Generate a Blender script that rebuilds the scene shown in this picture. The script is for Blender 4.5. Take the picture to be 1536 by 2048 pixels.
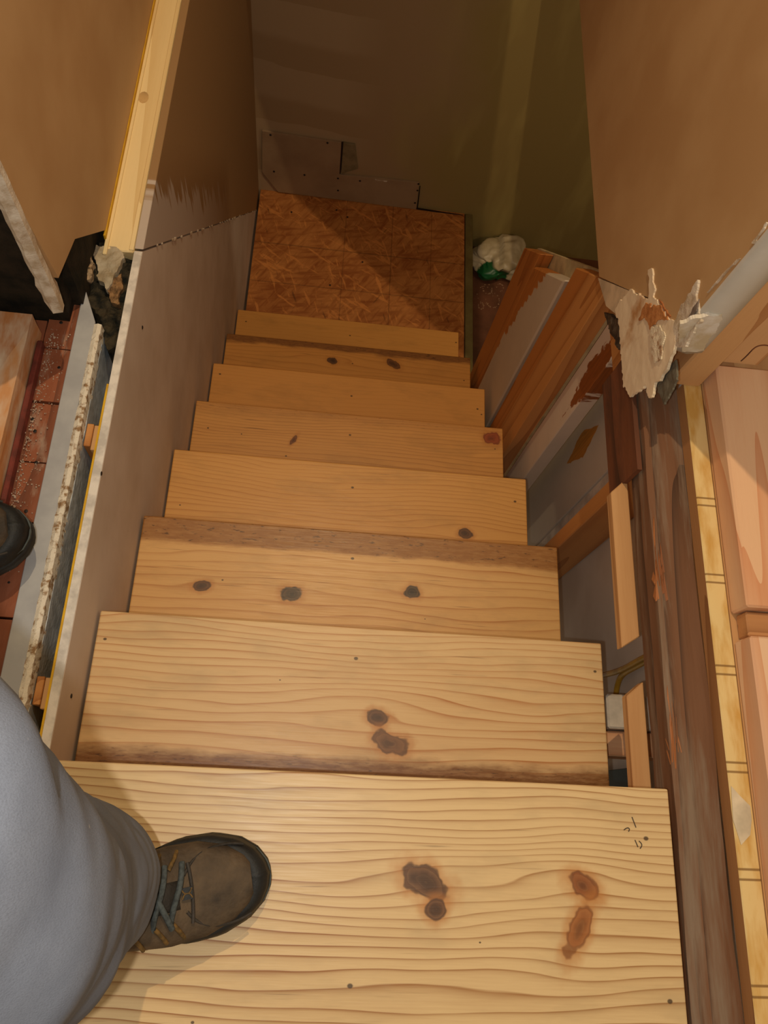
import bpy, bmesh, math, random
from mathutils import Vector, Matrix, Euler, noise
random.seed(7)
for o in list(bpy.data.objects): bpy.data.objects.remove(o)
S = bpy.context.scene
COL = S.collection
# ---------------------------------------------------------------- camera
CAM = Vector((.3057, -.0409, 1.0236)); ROT = Euler((.3616, -.119, .0403), 'XYZ'); FPX = 1555.3
cd = bpy.data.cameras.new('camera'); cam = bpy.data.objects.new('camera', cd); COL.objects.link(cam)
cam.location = CAM; cam.rotation_euler = ROT
cd.sensor_fit = 'VERTICAL'; cd.sensor_height = 36.0; cd.lens = FPX / 2048 * 36; cd.clip_start = .02
S.camera = cam
RM = ROT.to_matrix()
def P(px, py, ax, v):
    """point where the ray of a photo pixel meets the plane ax = v"""
    d = RM @ Vector(((px - 768) / FPX, -(py - 1024) / FPX, -1)); i = 'xyz'.index(ax)
    return CAM + d * ((v - CAM[i]) / d[i])
# ---------------------------------------------------------------- world, lamps, exposure
w = bpy.data.worlds.new('world'); S.world = w; w.use_nodes = True
w.node_tree.nodes['Background'].inputs[0].default_value = (1.0, .78, .52, 1)
w.node_tree.nodes['Background'].inputs[1].default_value = .42
def lamp(name, loc, power, col, r):
    l = bpy.data.lights.new(name, 'POINT'); l.energy = power; l.color = col; l.shadow_soft_size = r
    o = bpy.data.objects.new(name, l); COL.objects.link(o); o.location = loc; return o
LAMP = Vector((.40, 1.10, 2.20))
lamp('stair_lamp', LAMP, 82, (1, .76, .46), .012)                       # warm bulb over the stairwell
lamp('phone_flash', CAM + Vector((-.035, -.022, .0)), 15, (1, .97, .90), .006)   # the phone's own light beside its lens
lamp('room_lamp', (1.65, 1.15, -.50), 7, (1, .78, .5), .05)                  # bulb in the lower room
S.view_settings.view_transform = 'Standard'; S.view_settings.look = 'None'
S.view_settings.exposure = -.08; S.view_settings.gamma = 1; S.view_settings.use_curve_mapping = False
# ---------------------------------------------------------------- helpers: objects
def lin(c): 
    return tuple(((v/255)/12.92 if v/255 <= .04045 else ((v/255+.055)/1.055)**2.4) for v in c) + (1,)
def tag(o, label=None, cat=None, group=None, kind=None):
    if label: o['label'] = label
    if cat: o['category'] = cat
    if group: o['group'] = group
    if kind: o['kind'] = kind
    return o
def link(name, me, mat, parent=None):
    o = bpy.data.objects.new(name, me); COL.objects.link(o)
    if mat: me.materials.append(mat)
    if parent is not None:
        o.parent = parent; o.matrix_parent_inverse = Matrix.Translation(parent.location).inverted()
    return o
def empty(name, loc=(0,0,0)):
    o = bpy.data.objects.new(name, None); COL.objects.link(o); o.location = loc; o.empty_display_size = .05; return o
def done(bm, name, mat, parent=None, smooth=False):
    bmesh.ops.recalc_face_normals(bm, faces=bm.faces)
    me = bpy.data.meshes.new(name); bm.to_mesh(me); bm.free()
    if smooth:
        for p in me.polygons: p.use_smooth = True
    return link(name, me, mat, parent)
def recentre(o):
    """put the origin of a top-level mesh at its base"""
    vs = [v.co for v in o.data.vertices]
    c = Vector((sum(v.x for v in vs)/len(vs), sum(v.y for v in vs)/len(vs), min(v.z for v in vs)))
    o.data.transform(Matrix.Translation(-c)); o.location = c; return o
def bev(bm, w, seg=2):
    if w: bmesh.ops.bevel(bm, geom=list(bm.edges), offset=w, segments=seg, profile=.6, affect='EDGES')
def box(name, x0, x1, y0, y1, z0, z1, mat, parent=None, b=.0015, seg=1):
    bm = bmesh.new(); r = bmesh.ops.create_cube(bm, size=1)
    for v in bm.verts: v.co = Vector(((x0+x1)/2 + v.co.x*(x1-x0), (y0+y1)/2 + v.co.y*(y1-y0), (z0+z1)/2 + v.co.z*(z1-z0)))
    bev(bm, b, seg); return done(bm, name, mat, parent)
def hexa(name, bot, top, mat, parent=None, b=.0015):
    """box with free corners: bot and top each four points"""
    bm = bmesh.new(); a = [bm.verts.new(p) for p in bot]; c = [bm.verts.new(p) for p in top]
    bm.faces.new(a); bm.faces.new(c)
    for i in range(4): bm.faces.new((a[i], a[(i+1) % 4], c[(i+1) % 4], c[i]))
    bmesh.ops.recalc_face_normals(bm, faces=bm.faces); bev(bm, b, 1); return done(bm, name, mat, parent)
def prism(name, pts, vec, mat, parent=None, b=0):
    bm = bmesh.new(); vs = [bm.verts.new(p) for p in pts]; f = bm.faces.new(vs)
    r = bmesh.ops.extrude_face_region(bm, geom=[f])
    bmesh.ops.translate(bm, verts=[v for v in r['geom'] if isinstance(v, bmesh.types.BMVert)], vec=vec)
    bmesh.ops.recalc_face_normals(bm, faces=bm.faces)
    bev(bm, b, 1)
    bmesh.ops.triangulate(bm, faces=[f for f in bm.faces if len(f.verts) > 4])
    return done(bm, name, mat, parent)
def inside(p, poly):
    r = False; n = len(poly)
    for i in range(n):
        a, b = poly[i], poly[i-1]
        if (a[1] > p[1]) != (b[1] > p[1]) and p[0] < (b[0]-a[0])*(p[1]-a[1])/(b[1]-a[1]) + a[0]: r = not r
    return r
def ragged(name, pts, ax, v, thick, cell, amp, mat, parent=None, jag=.004, nscale=60, lift=0):
    """torn sheet in the plane ax = v: jagged outline, bumpy face, real thickness"""
    i = 'xyz'.index(ax); a, b = [k for k in range(3) if k != i]
    poly = [(p[a], p[b]) for p in pts]
    x0 = min(p[0] for p in poly); x1 = max(p[0] for p in poly); y0 = min(p[1] for p in poly); y1 = max(p[1] for p in poly)
    bm = bmesh.new(); V = {}
    def vert(m, n):
        if (m, n) not in V:
            c = [0, 0, 0]; c[a] = x0 + m*cell; c[b] = y0 + n*cell
            q = Vector(c)
            c[a] += noise.noise(q*90)*cell*.45; c[b] += noise.noise(q*90 + Vector((9, 3, 1)))*cell*.45
            c[i] = v + amp*(noise.noise(q*nscale) + .5*noise.noise(q*nscale*2.7)) + lift
            V[m, n] = bm.verts.new(c)
        return V[m, n]
    for m in range(int((x1-x0)/cell)+1):
        for n in range(int((y1-y0)/cell)+1):
            c = (x0+(m+.5)*cell, y0+(n+.5)*cell)
            q = Vector((c[0], c[1], v))
            t = (c[0]+jag*noise.noise(q*110), c[1]+jag*noise.noise(q*110+Vector((5, 5, 5))))
            if inside(t, poly): bm.faces.new((vert(m, n), vert(m+1, n), vert(m+1, n+1), vert(m, n+1)))
    bd = [q for q in bm.verts if q.is_boundary]
    for _ in range(5): bmesh.ops.smooth_vert(bm, verts=bd, factor=.5, use_axis_x=True, use_axis_y=True, use_axis_z=True)
    d = Vector((0, 0, 0)); d[i] = thick
    r = bmesh.ops.extrude_face_region(bm, geom=list(bm.faces))
    bmesh.ops.translate(bm, verts=[q for q in r['geom'] if isinstance(q, bmesh.types.BMVert)], vec=d)
    return done(bm, name, mat, parent)
def rough_box(name, x0, x1, y0, y1, z0, z1, mat, parent=None, cell=.01, amp=.003, sc=(30, 6, 30), warp=0):
    """old timber: subdivided box with noise along its faces"""
    bm = bmesh.new()
    n = [max(1, int((x1-x0)/cell)), max(1, int((y1-y0)/(cell*1.6))), max(1, int((z1-z0)/cell))]
    lo = (x0, y0, z0); sz = (x1-x0, y1-y0, z1-z0); V = {}
    def vt(k):
        if k not in V: V[k] = bm.verts.new([lo[i]+sz[i]*k[i]/n[i] for i in range(3)])
        return V[k]
    for ax in range(3):
        a, b = [k for k in range(3) if k != ax]
        for side in (0, n[ax]):
            for i in range(n[a]):
                for j in range(n[b]):
                    q = []
                    for di, dj in ((0, 0), (1, 0), (1, 1), (0, 1)):
                        k = [0, 0, 0]; k[ax] = side; k[a] = i+di; k[b] = j+dj; q.append(vt(tuple(k)))
                    bm.faces.new(q)
    for v in bm.verts:
        q = Vector((v.co.x*sc[0], v.co.y*sc[1], v.co.z*sc[2]))
        v.co += Vector((noise.noise(q), 0, noise.noise(q+Vector((7, 1, 2)))))*amp + Vector((noise.noise(q*3.1), 0, noise.noise(q*2.7)))*amp*.5
        v.co.x += warp*noise.noise(Vector((0, v.co.y*3, 0)))
    return done(bm, name, mat, parent)
def tube(name, pts, r, mat, parent=None, flat=1.0):
    cu = bpy.data.curves.new(name, 'CURVE'); cu.dimensions = '3D'; cu.bevel_depth = r; cu.bevel_resolution = 3
    sp = cu.splines.new('NURBS'); sp.points.add(len(pts)-1); sp.use_endpoint_u = True; sp.order_u = 4
    for p, q in zip(sp.points, pts): p.co = (*q, 1)
    o = bpy.data.objects.new(name, cu); COL.objects.link(o)
    dg = bpy.context.evaluated_depsgraph_get(); me = bpy.data.meshes.new_from_object(o.evaluated_get(dg))
    bpy.data.objects.remove(o); me.name = name
    for p in me.polygons: p.use_smooth = True
    return link(name, me, mat, parent)
# ---------------------------------------------------------------- helpers: node expressions
class X:
    def __init__(s, nt, k): s.nt = nt; s.k = k
    def m(s, op, *a):
        n = s.nt.nodes.new('ShaderNodeMath'); n.operation = op
        for i, v in enumerate((s,) + a):
            if isinstance(v, X): s.nt.links.new(v.k, n.inputs[i])
            else: n.inputs[i].default_value = v
        return X(s.nt, n.outputs[0])
    def __add__(s, o): return s.m('ADD', o)
    __radd__ = __add__
    def __sub__(s, o): return s.m('SUBTRACT', o)
    def __rsub__(s, o): return (s*-1) + o
    def __mul__(s, o): return s.m('MULTIPLY', o)
    __rmul__ = __mul__
    def __truediv__(s, o): return s.m('DIVIDE', o)
    def __pow__(s, o): return s.m('POWER', o)
    def frac(s): return s.m('FRACT')
    def clamp(s): return s.m('MAXIMUM', 0.).m('MINIMUM', 1.)
    def ramp(s, a, b): return ((s - a) / (b - a)).clamp()      # 0 at a, 1 at b
    def gt(s, v): return s.m('GREATER_THAN', v)
    def sstep(s, a, b):
        t = s.ramp(a, b); return t*t*(3 - 2*t)
class Mat:
    def __init__(s, name, rough=.6, spec=.4):
        s.m = bpy.data.materials.new(name); s.m.use_nodes = True; s.nt = s.m.node_tree
        s.b = s.nt.nodes['Principled BSDF']; s.b.inputs['Roughness'].default_value = rough
        s.b.inputs['Specular IOR Level'].default_value = spec
        tc = s.nt.nodes.new('ShaderNodeNewGeometry'); s.pos = tc.outputs['Position']
        sp = s.nt.nodes.new('ShaderNodeSeparateXYZ'); s.nt.links.new(s.pos, sp.inputs[0])
        s.x, s.y, s.z = [X(s.nt, sp.outputs[i]) for i in range(3)]
    def vec(s, x, y, z):
        n = s.nt.nodes.new('ShaderNodeCombineXYZ')
        for i, v in enumerate((x, y, z)):
            if isinstance(v, X): s.nt.links.new(v.k, n.inputs[i])
            else: n.inputs[i].default_value = v
        return n.outputs[0]
    def noise(s, x, y, z, scale=1., detail=3., rough=.55):
        n = s.nt.nodes.new('ShaderNodeTexNoise'); n.inputs['Scale'].default_value = scale
        n.inputs['Detail'].default_value = detail; n.inputs['Roughness'].default_value = rough
        s.nt.links.new(s.vec(x, y, z), n.inputs['Vector']); return X(s.nt, n.outputs[0])
    def voro(s, x, y, z, scale=1.):
        n = s.nt.nodes.new('ShaderNodeTexVoronoi'); n.inputs['Scale'].default_value = scale
        s.nt.links.new(s.vec(x, y, z), n.inputs['Vector'])
        sp = s.nt.nodes.new('ShaderNodeSeparateXYZ'); s.nt.links.new(n.outputs['Color'], sp.inputs[0])
        return X(s.nt, sp.outputs[0])
    def rgb(s, c):
        n = s.nt.nodes.new('ShaderNodeRGB'); n.outputs[0].default_value = lin(c); return n.outputs[0]
    def mix(s, a, b, f):
        n = s.nt.nodes.new('ShaderNodeMix'); n.data_type = 'RGBA'
        ins = [i for i in n.inputs if i.type == 'RGBA']
        for sk, v in zip(ins, (a, b)):
            if isinstance(v, tuple): sk.default_value = lin(v)
            else: s.nt.links.new(v, sk)
        if isinstance(f, X): s.nt.links.new(f.k, n.inputs[0])
        else: n.inputs[0].default_value = f
        return [o for o in n.outputs if o.type == 'RGBA'][0]
    def out(s, col, bump=None, bs=.2, bd=.002, rough=None):
        if isinstance(col, tuple): s.b.inputs['Base Color'].default_value = lin(col)
        else: s.nt.links.new(col, s.b.inputs['Base Color'])
        if bump is not None:
            n = s.nt.nodes.new('ShaderNodeBump'); n.inputs['Strength'].default_value = bs; n.inputs['Distance'].default_value = bd
            s.nt.links.new(bump.k, n.inputs['Height']); s.nt.links.new(n.outputs[0], s.b.inputs['Normal'])
        if rough is not None: s.nt.links.new(rough.k, s.b.inputs['Roughness'])
        return s.m
# ---------------------------------------------------------------- materials
def plain(name, c, c2=None, sc=20, rough=.7, spec=.3, bs=.15, lo=.4, hi=.62):
    m = Mat(name, rough, spec); n = m.noise(m.x, m.y, m.z, sc, 4)
    return m.out(m.mix(c, c2 or tuple(int(v*.85) for v in c), n.ramp(lo, hi)), m.noise(m.x, m.y, m.z, sc*8, 2), bs, .0015)
def lumber(name, ax, light, dark, off=0, k=7, stretch=.05, rough=.55, stain=None, sts=8, lo=.48, hi=.6, contrast=1., ss=.3):
    """sawn wood with the grain along ax"""
    m = Mat(name, rough, .35); c = [m.x+off, m.y+off*.7, m.z-off]; c = [v*(stretch if 'xyz'[i] == ax else 1) for i, v in enumerate(c)]
    n = m.noise(*c, 11, 1.5, .4); g = (n*k).frac(); line = (g**3)*contrast
    fine = m.noise(*[v*(1 if 'xyz'[i] == ax else 1) for i, v in enumerate(c)], 260, 2)
    col = m.mix(light, dark, (line*.85 + (fine-.5)*.35).clamp())
    if stain:
        s = m.noise(m.x*(ss if ax == 'x' else 1), m.y*(ss if ax == 'y' else 1), m.z*(ss if ax == 'z' else 1), sts, 5, .65)
        col = m.mix(col, stain, s.ramp(lo, hi))
    return m.out(col, fine, .2, .001)
PINE_L, PINE_D = (224, 182, 120), (168, 104, 44)
def tread_mat(k, z, knots, nails, A, B, v0, stains=(), light=PINE_L, dark=PINE_D, lw=.75, off=0., rough=.42, blotch=.35):
    """varnished pine plank, grain along x, bent round its knots; knots: (px, py, rx, ry, tilt, colour, bend)"""
    m = Mat('varnished_pine_%d' % k, rough, .45)
    u, v = m.x, m.y
    nz = m.noise(u*.9+off, v*4+off, off, 2.2, 2, .5); n2 = m.noise(u*4+off, v*22, off, 2., 2, .5)
    wv = v + (nz-.5)*.06 + (n2-.5)*.004
    kmasks = []
    for (px, py, rx, ry, tilt, colr, bend) in knots:
        c = P(px, py, 'z', z); du, dv = u-c.x, v-c.y
        if bend:
            g = (((du/(rx*5))**2 + (dv/(ry*3.2))**2)*-1).m('EXPONENT')
            wv = wv - (dv/(ry*1.1)).m('TANGENT' if 0 else 'TANH')*g*bend
        ct, st = math.cos(tilt), math.sin(tilt)
        e = ((du*ct + dv*st)/rx)**2 + ((dv*ct - du*st)/ry)**2
        kmasks.append((e.m('SQRT'), colr))
    t = wv - v0
    ph = t*A + t*t*B + (nz-.5)*.8
    g = ph.frac()
    line = ((g**8)*.95 + (g**1.6)*.22)*(1-g.ramp(.94, 1.)) ; fine = m.noise(u*.04, v, off, 420, 2)
    streak = m.noise(u*.25+off, v*3, off, 9, 3, .6)
    var = m.noise(u*1.6+off, v*7, off, 2., 3, .6)
    col = m.mix(light, dark, (line*lw*(var*1.7+.1) + (fine-.5)*.34 + (streak-.48)*blotch).clamp())
    dash = m.noise(u*5+off, v*190, off, 1.5, 2, .6).ramp(.66, .74)*m.noise(u*3, v*5, off+2, 2, 2).ramp(.45, .62)
    col = m.mix(col, tuple(int(c*.62) for c in dark), dash*.6)
    col = m.mix(col, tuple(int(c*.8) for c in light), m.noise(u*2.2, v*6+off, off+5, 3, 4, .65).ramp(.52, .75)*.45)
    for (a, b, f, colr) in stains:          # weathered bands: v from a to b (a = full, b = gone)
        e = v + (m.noise(u*5, v*16, off+3, 2.4, 4, .6)-.5)*.03
        sp = m.noise(u*30, v*140, off, 1.6, 3, .6)
        band = e.ramp(b, a)*f
        col = m.mix(col, colr, (band.ramp(.25, .6)*(.55+sp*.75)).clamp()*min(1, f))
        dk = m.noise(u*45, v*170, off+8, 1.5, 2).ramp(.62, .7)*band.ramp(.3, .7)
        col = m.mix(col, (70, 42, 20), dk*.75)
    for e, colr in kmasks:
        wob = (m.noise(u, v, off, 45, 2, .5)-.5)*1.3
        halo = (e+wob).sstep(1.9, .95); core = (e+wob).sstep(1.12, .8)
        rings = (((e*2.6+wob).frac())**2)*.12
        col = m.mix(col, (176, 112, 50), halo*.55)
        col = m.mix(col, colr, core*(.95-rings))
        col = m.mix(col, tuple(int(q*.6) for q in colr), ((e*1.5+wob*1.6).sstep(1.0, .3)*.6 + (e+wob-.9).m('ABSOLUTE').sstep(.14, .02)*.4).clamp())
    for (px, py, r) in nails:
        c = P(px, py, 'z', z); e = (((u-c.x))**2 + ((v-c.y)*1.3)**2).m('SQRT')
        col = m.mix(col, (52, 34, 22), e.sstep(r*.85, r*.45)*.85)
    return m.out(col, line*.6 + fine, .12, .001, rough=(fine-.5)*.25 + rough)
M = {}
M['grey_drywall'] = plain('grey_drywall_paper', (204, 190, 176), (192, 176, 160), 6, .75, .25, .05)
M['brown_drywall'] = plain('tan_brown_drywall', (188, 152, 108), (178, 140, 96), 5, .6, .3, .06)
M['gypsum'] = plain('broken_gypsum', (214, 202, 184), (180, 160, 134), 45, .9, .1, .6)
M['plaster_white'] = plain('crumbled_plaster', (222, 212, 194), (150, 120, 88), 95, .9, .1, .8, .5, .62)
M['yellow_paper'] = plain('yellow_backing_paper', (214, 168, 40), (196, 150, 40), 30, .7, .2, .1)
M['teal'] = plain('teal_paint', (44, 66, 72), None, 10, .6)
M['dark'] = plain('shaded_old_wood', (46, 38, 28), (26, 24, 18), 30, .8, .2, .5)  # old wood; dark base also stands in for shade inside the wall cavity
M['cable'] = plain('yellow_cable_sheath', (188, 142, 36), None, 30, .4, .5, .02)
M['metal'] = plain('dull_steel', (120, 112, 100), None, 30, .35, .6, .02)
M['black_dot'] = plain('screw_head_black', (34, 28, 24), None, 30, .5)
M['pencil'] = plain('pencil_line', (72, 60, 48), None, 30, .6)
M['stud_tan'] = lumber('stud_tan', 'z', (198, 138, 78), (160, 98, 46), .3)
M['stud_orange'] = lumber('stud_orange', 'z', (188, 120, 58), (150, 86, 34), 2.3)
M['stud_y'] = lumber('lumber_tan', 'y', (202, 156, 106), (168, 116, 68), 1.1)
M['pink_pine'] = lumber('pink_pine', 'y', (226, 182, 144), (206, 140, 98), 4.7, 5, .06)
M['pink_pine_x'] = lumber('pink_pine_across', 'x', (222, 176, 134), (190, 124, 80), 5.7, 5, .06)
M['jamb_stud'] = lumber('jamb_stud_pine', 'z', (208, 162, 112), (172, 118, 70), 6.1, 5)
M['plate'] = lumber('cream_plate', 'y', (232, 208, 156), (214, 184, 128), .9, 4, .04)
M['old_beam'] = lumber('old_brown_beam', 'y', (116, 80, 56), (62, 42, 30), 3.3, 9, .04, .75, (130, 110, 92), 34, .5, .66, 1., .08)
M['old_plank'] = lumber('old_plank_reddish', 'y', (118, 70, 44), (70, 40, 26), 5.3, 7, .07, .75, (66, 46, 36), 9, .5, .7)
M['splinter'] = lumber('fresh_splinter', 'y', (170, 108, 64), (126, 74, 42), 1.3, 9, .1)
M['floor_red'] = lumber('worn_red_board', 'y', (140, 80, 52), (96, 54, 36), 1.7, 6, .12, .7, (162, 136, 116), 24, .57, .7)
M['worn_orange'] = lumber('worn_orange_board', 'y', (196, 140, 92), (168, 104, 58), 2.9, 4, .12, .55, (206, 184, 160), 16, .44, .62)
M['red_paint'] = plain('dark_red_paint', (118, 52, 42), (92, 44, 36), 40, .6)
M['osb_edge'] = plain('green_painted_edge', (122, 108, 64), (108, 92, 52), 14, .7)
M['lower_floor'] = plain('worn_brown_floor', (120, 76, 54), (92, 58, 40), 9, .6)
M['rubber'] = plain('black_rubber', (30, 31, 31), (22, 22, 22), 40, .6, .35, .3)
M['rubber_grey'] = plain('grey_rubber_stripe', (84, 92, 92), None, 40, .5)
M['leather'] = plain('worn_dark_leather', (92, 76, 58), (54, 46, 38), 20, .75, .25, .9, .36, .64)
M['leather_dark'] = plain('dark_leather_panel', (56, 50, 44), (42, 38, 34), 30, .65, .3, .5)
M['lace'] = plain('grey_lace', (78, 84, 84), (58, 62, 62), 200, .8, .2, .5)
M['lace_eye'] = plain('ochre_lace_loop', (112, 84, 42), (80, 62, 34), 160, .7)
M['jacket'] = plain('dark_jacket', (52, 46, 44), (42, 38, 36), 60, .9, .1, .4)
# left room's old plaster wall: grey gloss paint
mm = Mat('grey_gloss_paint', .35, .6); n = mm.noise(mm.x, mm.y, mm.z, 60, 3)
M['gloss_grey'] = mm.out(mm.mix((186, 194, 202), (160, 168, 176), n.ramp(.4, .65)), mm.noise(mm.x, mm.y, mm.z, 130, 3), .5, .002)
M['grey_paint'] = plain('flat_grey_paint', (172, 172, 172), (158, 158, 160), 18, .6, .3, .1)
# yellowed board with pencil lines is flat paint: lines are print
mm = Mat('yellowed_paint_board', .5, .4); n = mm.noise(mm.x*2, mm.y*.5, mm.z, 26, 4)
col = mm.mix((226, 198, 138), (204, 160, 84), n.ramp(.42, .66))
for px, py in ((1400, 1010), (1430, 1165), (1470, 1350), (1492, 1545), (1510, 1760), (1530, 1995)):
    yy = P(px, py, 'z', -.008).y
    for d in (0, .012):
        col = mm.mix(col, (120, 84, 38), (((mm.y-yy-d+mm.x*.0)*1.).m('ABSOLUTE')).sstep(.0022, .0007)*.8)
M['yellow_board'] = mm.out(col, mm.noise(mm.x, mm.y, mm.z, 150, 2), .1, .001)
# jeans
mm = Mat('grey_blue_denim', .9, .15); n = mm.noise(mm.x, mm.y, mm.z, 12, 4); tw = mm.noise(mm.x*3, mm.y*3, mm.z, 420, 2)
col = mm.mix((116, 121, 132), (97, 102, 114), n.ramp(.35, .7)); col = mm.mix(col, (92, 96, 106), tw.ramp(.45, .7)*.35)
col = mm.mix(col, (176, 170, 162), mm.noise(mm.x, mm.y, mm.z, 55, 2).ramp(.74, .78)*.6)
M['denim'] = mm.out(col, tw, .25, .001)
# OSB
def osb(name, tone, dark, off=0):
    m = Mat(name, .6, .35); v = []
    for a in (0.2, 1.0, 1.9, 2.6):
        c, q = math.cos(a), math.sin(a)
        v.append(m.noise((m.x*c+m.y*q)*9+off+a*3, (m.y*c-m.x*q)*52, off+a, 1., 2.5, .6))
    f = v[0].m('MAXIMUM', v[1]); f2 = v[2].m('MAXIMUM', v[3])
    big = m.noise(m.x, m.y, off, 4.5, 3)
    col = m.mix(tone, dark, (f.ramp(.46, .66)*.7 + big.ramp(.4, .65)*.5).clamp())
    col = m.mix(col, tuple(min(255, int(t*1.15)) for t in tone), f2.ramp(.6, .68)*.6)
    col = m.mix(col, (84, 48, 22), (1-v[1].m('MINIMUM', v[2])).ramp(.66, .74)*.6)
    for (px, py, d, ax) in OSBL:
        c = P(px, py, 'z', -1.55); e = (m.x-c.x if ax == 'x' else m.y-c.y).m('ABSOLUTE')
        col = m.mix(col, (62, 38, 20), e.sstep(d, d*.4)*.4)
    return m.out(col, f, .15, .001)
OSBL = [(780, 560, .003, 'x'), (862, 500, .002, 'x'), (690, 470, .002, 'x'), (800, 515, .004, 'y'), (860, 598, .003, 'y')]
M['osb'] = osb('osb_board', (196, 128, 66), (150, 84, 36))
M['osb_dark'] = osb('osb_board_shaded', (160, 106, 66), (118, 70, 40), 3)  # OSB tone darkened for the shaded part of the landing; unused
# back wall: olive paint over the right part, unpainted drywall left, pale mud stripes
mm = Mat('olive_back_wall', .75, .25); n = mm.noise(mm.x, mm.y, mm.z, 2.5, 4)
g = (mm.x + (n-.5)*.5).ramp(.5, .8); col = mm.mix((158, 132, 98), (150, 130, 78), g)
st = (mm.z*4.2 + mm.x*.3 + (n-.5)*.3).frac().sstep(.35, .5)*(1-g)*mm.x.ramp(.45, .3)
col = mm.mix(col, (176, 152, 120), st*.6)
col = mm.mix(col, (178, 160, 98), (mm.noise(mm.x*2.2, 0, mm.z*.5, 3, 3)).ramp(.52, .68)*g*.6)
M['back_wall'] = mm.out(col, mm.noise(mm.x, mm.y, mm.z, 60, 2), .05, .001)
M['mauve_drywall'] = plain('mauve_drywall', (158, 132, 102), (146, 120, 92), 7, .75, .2, .05)
# left stair wall upper sheet: brown with ragged grey primer streaks rising from the joint
mm = Mat('streaked_brown_drywall', .6, .3)
d = mm.z + (mm.y-.8)*1.05 + .06      # height above the slanting joint
ns = mm.noise(mm.y*1., 0, mm.z*.1, 34, 2, .6)
mask = (ns*.36 - .05 - d).sstep(0, .03)*mm.y.sstep(1.75, 1.0)
edge = (mm.y.ramp(.96, .80) - d*1.2 + (ns-.5)*.6).sstep(.2, .5)
col = mm.mix((148, 116, 78), (190, 178, 168), mask.m('MAXIMUM', edge)*.85)
M['streaked'] = mm.out(col, mm.noise(mm.x, mm.y, mm.z, 60, 2), .05, .001)
# white-painted boards with paint torn off to the wood
def peeled(name, paint, wood, expr):
    m = Mat(name, .6, .35); g = (m.noise(m.x, m.y, m.z*.05, 60, 2)*7).frac()
    wd = m.mix(wood, tuple(int(c*.75) for c in wood), g*.6)
    return m.out(m.mix(m.mix(paint, tuple(int(c*.93) for c in paint), m.noise(m.x, m.y, m.z, 14, 3)), wd, expr(m)), m.noise(m.x, m.y, m.z, 90, 2), .1, .001)
M['peeled_s2'] = peeled('peeling_white_stud', (206, 188, 164), (196, 122, 54),
    lambda m: (m.y - 1.165 + (m.z+.5)*.22 + (m.noise(m.y*.3, 0, m.z, 26, 3)-.5)*.10).sstep(0, .006)*(m.z.ramp(-.98, -.95)))
def s4x(m):
    a = P(1195, 745, 'x', .862)
    return (.085 - ((m.y-a.y-.01)*2.2).m('ABSOLUTE') - (m.z-a.z+.02).m('ABSOLUTE')*.45 + (m.noise(m.x*.3, m.y*2, m.z, 40, 4)-.5)*.12).sstep(0, .01)
M['peeled_s4'] = peeled('peeling_white_board', (222, 206, 188), (150, 84, 36), s4x)
def s4y(m):
    a = P(1165, 890, 'x', .945); 
    return (.055 - ((m.y-a.y)*1.6).m('ABSOLUTE') - (m.z-a.z).m('ABSOLUTE')*.5 + (m.noise(m.x, m.y, m.z, 22, 2)-.5)*.03).sstep(0, .004)
M['peeled_back'] = peeled('torn_white_panel', (200, 190, 178), (190, 128, 50), s4y)
# plastic bag
mm = Mat('white_plastic_bag', .35, .5); a = P(988, 540, 'z', -1.66)
e = ((mm.x-a.x)*(mm.x-a.x) + (mm.y-a.y)*(mm.y-a.y)*2.).m('SQRT')
col = mm.mix((206, 190, 158), (184, 166, 130), mm.noise(mm.x, mm.y, mm.z, 12, 3).ramp(.4, .65))
col = mm.mix(col, (22, 92, 48), (e + (mm.noise(mm.x, mm.y, mm.z, 40, 2)-.5)*.03).sstep(.075, .065)*mm.z.ramp(-1.655, -1.665))
M['bag'] = mm.out(col)
mm.b.inputs['Transmission Weight'].default_value = 0
# ================================================================ STRUCTURE
R_, H_, W_ = .2289, .1937, .80
YB = 2.33; ZL = -1.55; ZF = -1.744; XR = .815; ZT = -.08
zd = lambda y: -.138 - 1.03*(y-.915)                    # slanting cut of the right-hand half wall
# --- left stair wall: new sheets, top edge at ZT
wl = tag(empty('wall_left', (-.01, 1.0, ZF)), kind='structure')
jl = lambda y: -.06 - 1.05*(y-.80)
X0 = -.004
prism('drywall_panel', [(X0, -.35, ZF), (X0, YB, ZF), (X0, YB, jl(YB)), (X0, .815, ZT), (X0, -.35, ZT)], (-.0135, 0, 0), M['grey_drywall'], wl, .0008)
prism('drywall_panel', [(X0+.001, YB, jl(YB)+.002), (X0+.001, YB, ZT+.002), (X0+.001, .818, ZT+.002)], (-.0145, 0, 0), M['streaked'], wl, .0008)
box('gypsum_core', X0-.0132, X0-.0006, -.35, .814, ZT-.004, ZT+.0008, plain('white_gypsum_core', (222, 214, 204), None, 40, .9, .1, .3), wl, 0)
box('paper_edge', X0-.0165, X0-.0134, -.35, .56, -.35, ZT+.001, M['yellow_paper'], wl, 0)
box('paper_edge', X0-.0185, X0-.0144, .82, YB, -.2, ZT-.004, M['yellow_paper'], wl, 0)
bm = bmesh.new()
for i in range(46):                                      # torn paper burrs along the slanting joint
    y = .83 + i*.032 + random.uniform(-.012, .012)
    if random.random() < .35: continue
    s = random.uniform(.003, .008)
    r = bmesh.ops.create_icosphere(bm, subdivisions=1, radius=1)
    for v in r['verts']: v.co = Vector((X0+.001+v.co.x*.002, y+v.co.y*s*1.7, jl(y)+v.co.z*s*.9 - v.co.y*s*1.6 + random.uniform(-.001, .001)))
tag(done(bm, 'torn_joint', M['gypsum'], wl), kind='stuff')
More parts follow.
